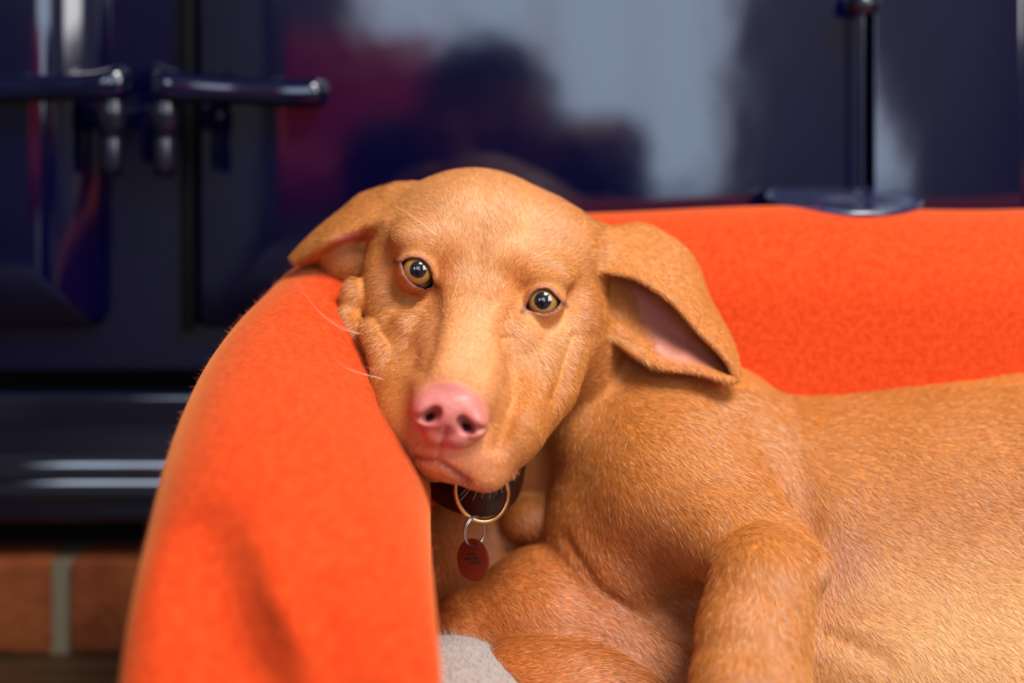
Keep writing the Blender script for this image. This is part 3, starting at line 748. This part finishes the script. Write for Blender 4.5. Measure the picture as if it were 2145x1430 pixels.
def grow(name, count, parent):
    q = dv[dq]                                            # face corners
    ar = 0.5*np.linalg.norm(np.cross(q[:, 2]-q[:, 0], q[:, 3]-q[:, 1]), axis=1)
    cen = q.mean(1); cx_, cy_ = topx(cen); fnv = dn[dq].mean(1); fnv /= np.linalg.norm(fnv, axis=1)[:, None]
    toc = -cen/np.linalg.norm(cen, axis=1)[:, None]; face = (fnv*toc).sum(1)
    br = bare[dq].mean(1)
    vis = (face > -0.35)*(cx_ > 540)*(cx_ < 2330)*(cy_ > 300)*(cy_ < 1540)*(br < 0.55)
    headm = (cen[:, 1] < 900)*(cx_ < 1250)*(cy_ < 1040)
    wgt = ar*vis*np.where(headm, 1.9, 1.0)*np.clip(1.2-br*1.6, 0.1, 1)
    f = rng.choice(len(dq), count, p=wgt/wgt.sum())
    a, b = rng.random((2, count)); 
    qf = q[f]; p = (qf[:, 0]*((1-a)*(1-b))[:, None]+qf[:, 1]*(a*(1-b))[:, None]+qf[:, 2]*(a*b)[:, None]+qf[:, 3]*((1-a)*b)[:, None])
    n = fnv[f]; x, y = topx(p)
    W_ = np.zeros(count); dx_ = np.zeros(count); dy_ = np.zeros(count)
    for gx_, gy_, ux, uy in GUIDES:
        w = 1/((x-gx_)**2+(y-gy_)**2+400.0)**1.6; dx_ += w*ux; dy_ += w*uy
    jit = rng.normal(0, 0.16, count)+0.28*np.sin(x*0.021+1.3*np.sin(y*0.017))*np.sin(y*0.026+x*0.008)
    ang = np.arctan2(dy_, dx_)+jit
    t = np.stack([np.cos(ang), np.zeros(count), -np.sin(ang)], 1); t -= n*(t*n).sum(1)[:, None]
    t /= np.linalg.norm(t, axis=1)[:, None]+1e-9
    head = headm[f]
    L = np.where(head, 4.2, 5.6)
    L = np.where((p[:, 1] < 790) & head, 2.6, L)
    ear = ((x > 1260) & (y < 810) & (p[:, 1] > 835) & (y < 470+(x-1260)*1.15+170)) | ((x < 800) & (y < 570)); L = np.where(ear, 3.0, L)
    for ex, ey, ed, er, poly in EYES:
        de = np.hypot(x-ex, y-ey); L = np.where(head, L*np.clip((de-20)/70, 0.35, 1), L)
    L = L*rng.uniform(0.65, 1.25, count)
    w = np.where(head, 0.075, 0.09)*rng.uniform(0.7, 1.4, count)
    side = np.cross(t, n); rl = rng.normal(0, 0.32, count)
    side = side*np.cos(rl)[:, None]+n*np.sin(rl)[:, None]
    lift = rng.uniform(0.12, 0.34, count)
    bend = rng.normal(0, 0.10, count)[:, None]*np.cross(t, n)
    p0 = p-n*0.25
    p1 = p+t*(L*0.5)[:, None]+n*(L*lift*0.5)[:, None]+bend*(L*0.25)[:, None]
    p2 = p+t*L[:, None]+n*(L*lift*0.72)[:, None]+bend*L[:, None]
    sw = side*w[:, None]
    vs = np.stack([p0-sw, p0+sw, p1-sw*0.85, p1+sw*0.85, p2], 1).reshape(-1, 3)
    base = (np.arange(count)*5)[:, None]
    tr = np.concatenate([base+np.array([[0, 1, 3]]), base+np.array([[0, 3, 2]]), base+np.array([[2, 3, 4]])], 1).reshape(-1, 3)
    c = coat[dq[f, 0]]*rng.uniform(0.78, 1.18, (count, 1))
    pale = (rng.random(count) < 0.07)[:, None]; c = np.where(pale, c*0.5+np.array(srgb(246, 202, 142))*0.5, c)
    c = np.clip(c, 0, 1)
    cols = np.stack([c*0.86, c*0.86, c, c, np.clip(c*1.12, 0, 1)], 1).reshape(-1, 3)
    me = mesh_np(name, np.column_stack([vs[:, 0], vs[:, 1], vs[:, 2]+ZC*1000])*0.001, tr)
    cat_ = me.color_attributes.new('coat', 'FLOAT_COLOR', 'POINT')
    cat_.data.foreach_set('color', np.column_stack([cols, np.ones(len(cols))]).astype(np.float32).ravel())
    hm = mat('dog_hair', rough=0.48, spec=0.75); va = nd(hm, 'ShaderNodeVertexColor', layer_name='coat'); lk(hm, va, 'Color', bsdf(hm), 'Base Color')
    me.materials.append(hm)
    o = bpy.data.objects.new(name, me); COL.objects.link(o); o.parent = parent; tag(o, kind='stuff')
    return o
grow('fur', 540000, dog)

# ---- whiskers and chin hairs
whisk_m = mat('whisker', (0.85, 0.66, 0.55), 0.4)
def hair(pts, d0, d1, r0=0.22):
    c = catmull([(x, y) for x, y in pts], 6); n = len(c)
    tube('whisker', [M(x, y, d0+(d1-d0)*i/(n-1)) for i, (x, y) in enumerate(c)], [0.001*(r0*(1-0.75*i/(n-1))) for i in range(n)], whisk_m, dog, 5)
hair([(824, 802), (792, 791), (764, 784), (730, 772), (706, 756)], 794, 742)
hair([(768, 704), (736, 695), (708, 684), (672, 656), (644, 622), (622, 589)], 818, 740, 0.18)
hair([(770, 700), (745, 696), (715, 683), (688, 668)], 818, 755, 0.16)
hair([(792, 795), (782, 776), (766, 768)], 796, 770, 0.15)
hair([(920, 499), (888, 471), (860, 450), (824, 430)], 812, 800, 0.2)
hair([(916, 520), (905, 510), (890, 507)], 812, 803, 0.16)
hair([(886, 764), (878, 752), (868, 744)], 778, 766, 0.2)
for (x, y, ux, uy) in ((1012, 1014, -3, 30), (1020, 1010, 6, 34), (1032, 1006, 8, 30), (1042, 1006, 10, 26), (1056, 1000, 6, 30), (1000, 1020, -10, 28), (985, 1012, -22, 26), (990, 1016, -34, 40), (1070, 985, 8, 22), (1102, 946, 14, 18)):
    hair([(x, y), (x+ux*0.5+2, y+uy*0.5), (x+ux, y+uy)], 778 if x < 1080 else 800, 772, 0.13)

# ================================================================== collar, ring and tag
collar = tag(empty('dog_collar', M(1010, 1046, 826)), "dark brown leather collar with brass ring and round tag at the dog's throat", 'collar')
cp = catmull([P(*q) for q in ((890, 985, 872), (930, 1018, 846), (975, 1036, 832), (1020, 1040, 827), (1062, 1024, 830), (1088, 995, 842), (1094, 960, 864), (1070, 930, 892))], 8)
up = np.array([0.16, -0.12, 1.0]); up /= np.linalg.norm(up); V, Fc = [], []; hw, ht = 11.5, 1.9
prof = [(-hw, -ht*0.5), (-hw*0.92, -ht), (hw*0.92, -ht), (hw, -ht*0.5), (hw, ht*0.5), (hw*0.92, ht), (-hw*0.92, ht), (-hw, ht*0.5)]
for i, p in enumerate(cp):
    t = cp[min(i+1, len(cp)-1)]-cp[max(i-1, 0)]; t /= np.linalg.norm(t); nn = np.cross(t, up); nn /= np.linalg.norm(nn); u2 = np.cross(nn, t)
    for a, b in prof:
        q = (p+u2*a+nn*b)*0.001; V.append((q[0], q[1], q[2]+ZC))
for i in range(len(cp)-1):
    for k in range(8): Fc.append((i*8+k, i*8+(k+1) % 8, (i+1)*8+(k+1) % 8, (i+1)*8+k))
Fc += [tuple(range(8)), tuple((len(cp)-1)*8+k for k in range(8))]
mesh_obj('strap', V, Fc, leather, collar)
def ring(name, cx, cy, d, rx, ry, roll, lean, r, m, parent):
    pts = []
    for k in range(40):
        a = 2*math.pi*k/40; u, v = rx*math.cos(a), ry*math.sin(a); ro = math.radians(roll)
        pts.append(M(cx+u*math.cos(ro)-v*math.sin(ro), cy+u*math.sin(ro)+v*math.cos(ro), d+lean*math.cos(a)))
    return tube(name, pts, r, m, parent, 10, closed=True)
ring('ring', 1009, 1028, 816, 55, 64, -12, 5, 0.0014, brass, collar)
ring('split_ring', 994, 1112, 814, 21, 31, 8, 6, 0.00075, steel, collar)
ring('split_ring', 996, 1113, 815.2, 20, 30, 8, 6, 0.0006, steel, collar)
bm = bmesh.new(); bmesh.ops.create_cone(bm, cap_ends=True, segments=48, radius1=0.0118, radius2=0.0118, depth=0.0016)
bmesh.ops.bevel(bm, geom=[e for e in bm.edges if len(e.link_faces) == 2 and e.calc_face_angle(0) > 1.0], offset=0.0004, segments=2, affect='EDGES')
TM = Matrix.Translation(M(991, 1172, 816)) @ Matrix.Rotation(math.radians(12), 4, 'Y') @ Matrix.Rotation(math.radians(-40), 4, 'Z') @ Matrix.Rotation(math.radians(90), 4, 'X')
for v in bm.verts: v.co = TM @ v.co
td = bm_obj('tag_disc', bm, copper, collar, smooth=False)
bm = bmesh.new(); bmesh.ops.create_cone(bm, cap_ends=True, segments=16, radius1=0.0013, radius2=0.0013, depth=0.0019)
for v in bm.verts: v.co = TM @ (v.co+Vector((0.0, 0.0088, 0)))
bm_obj('tag_hole', bm, engrave, td)
lines = ((0.0032, -0.0035, 0.0030), (0.0008, -0.0066, 0.0045), (-0.0016, -0.0030, 0.0068))
for row, xa, xb in lines:                   # worn, unreadable lines of engraving
    bm = bmesh.new(); x = xa
    while x < xb:
        w_ = random.uniform(0.0006, 0.0011)
        m4 = TM @ Matrix.Rotation(math.radians(22), 4, 'Z') @ Matrix.Translation((x+w_/2, row, 0.0)) @ Matrix.Diagonal((w_*0.8, random.uniform(0.0012, 0.0018), 0.00172, 1))
        bmesh.ops.create_cube(bm, size=1, matrix=m4); x += w_*1.15
    bm_obj('engraved_line', bm, engrave, td)

# ================================================================== the rest of the room, seen in the gloss of the cooker
PT = lambda x, y, z: np.array([x, y, z], float)
K = Sculpt()
ell(K, -45, -185, 28, 96, 112, 92, 10)                   # head
ell(K, -45, -95, -5, 15, 18, 16, 10)                     # nose
cones(K, [(-45, -200, -40, 52), (-45, -250, -110, 58)], 20)
cones(K, [(-225, -250, -72, 76), (135, -250, -72, 76)], 80)
cones(K, [(-45, -280, -120, 120), (-45, -480, -240, 135), (-45, -600, -300, 140)], 50)
cones(K, [(-225, -250, -115, 58), (-262, -170, -250, 44), (-90, -70, -70, 30)], 14)
cones(K, [(135, -250, -110, 58), (185, -150, -150, 46), (165, -120, -40, 44), (95, -70, -35, 30)], 14)
for s_ in (-1, 1):
    hx = -45+s_*105
    ell(K, hx+s_*-20, -60, -38, 26, 40, 22, 10)
    for i_ in range(4):
        cones(K, [(hx-s_*20, -50, -62+i_*19, 10), (hx-s_*52, -34, -60+i_*18, 9), (hx-s_*70, -44, -58+i_*17, 8)], 4)
    cones(K, [(hx-s_*10, -70, -75, 11), (hx-s_*45, -60, -88, 9)], 5)
    cones(K, [(-45+s_*80, -600, -320, 85), (-45+s_*170, -330, -335, 64), (-45+s_*150, -640, -352, 46)], 20)
    ell(K, -45+s_*78, -190, 10, 10, 30, 18, 5)
ell(K, -45, -200, 42, 112, 104, 92, 20)                  # hair
K.add(lambda Q: -400-Q[:, 2], 6, 'i')
kv, kq = surface(K, (-380, -800, -420), (360, 20, 160), 7.0, 5)
person_m = mat('dark_clothes_and_skin', (0.02, 0.022, 0.04), 0.8, spec=0.2)
pme = mesh_np('person', np.column_stack([kv[:, 0], kv[:, 1], kv[:, 2]+ZC*1000])*0.001, kq)
pc = np.tile(np.array((0.012, 0.013, 0.03)), (len(kv), 1))
skinz = ((kv[:, 2] > -60) & (kv[:, 1] < -80) & (kv[:, 1] > -230) & (np.abs(kv[:, 0]+45) < 100) & (kv[:, 2] < 70)) | (kv[:, 1] > -85)
pc[skinz] = (0.42, 0.22, 0.15)
hairz = ((kv[:, 2] > 55) | (kv[:, 1] < -200)) & (kv[:, 2] > -70) & (np.abs(kv[:, 0]+45) < 110); pc[hairz] = (0.02, 0.012, 0.008)
pa = pme.color_attributes.new('paint', 'FLOAT_COLOR', 'POINT'); pa.data.foreach_set('color', np.column_stack([pc, np.ones(len(pc))]).astype(np.float32).ravel())
va = nd(person_m, 'ShaderNodeVertexColor', layer_name='paint'); lk(person_m, va, 'Color', bsdf(person_m), 'Base Color'); noise_bump(person_m, 60, 0.3, 0.004)
pme.materials.append(person_m); person = bpy.data.objects.new('person', pme); COL.objects.link(person)
tag(person, 'person in dark clothes kneeling with raised hands, mirrored in the cooker door', 'person')
# a red armchair behind
redf = mat('crimson_fabric', (0.42, 0.012, 0.035), 0.9, sheen=0.2); noise_bump(redf, 300, 0.3, 0.001)
woodm = mat('dark_chair_wood', (0.05, 0.02, 0.01), 0.4); noise_bump(woodm, 80, 0.1, 0.001)
ch = tag(empty('armchair', (-0.53, -1.5, 0)), 'crimson fabric armchair on dark wooden legs, mirrored in the cooker door', 'armchair')
box('seat', -0.83, -0.20, -1.75, -1.2, 0.16, 0.32, redf, ch, 0.05, 4)
box('backrest', -0.83, -0.20, -1.9, -1.7, 0.2, 0.64, redf, ch, 0.07, 4)
for x in (-0.91, -0.24): box('armrest', x, x+0.12, -1.85, -1.2, 0.15, 0.44, redf, ch, 0.05, 4)
for x in (-0.85, -0.19):
    for y in (-1.8, -1.26): tube('leg', [(x, y, 0.0), (x, y, 0.17)], [0.014, 0.02], woodm, ch, 10)
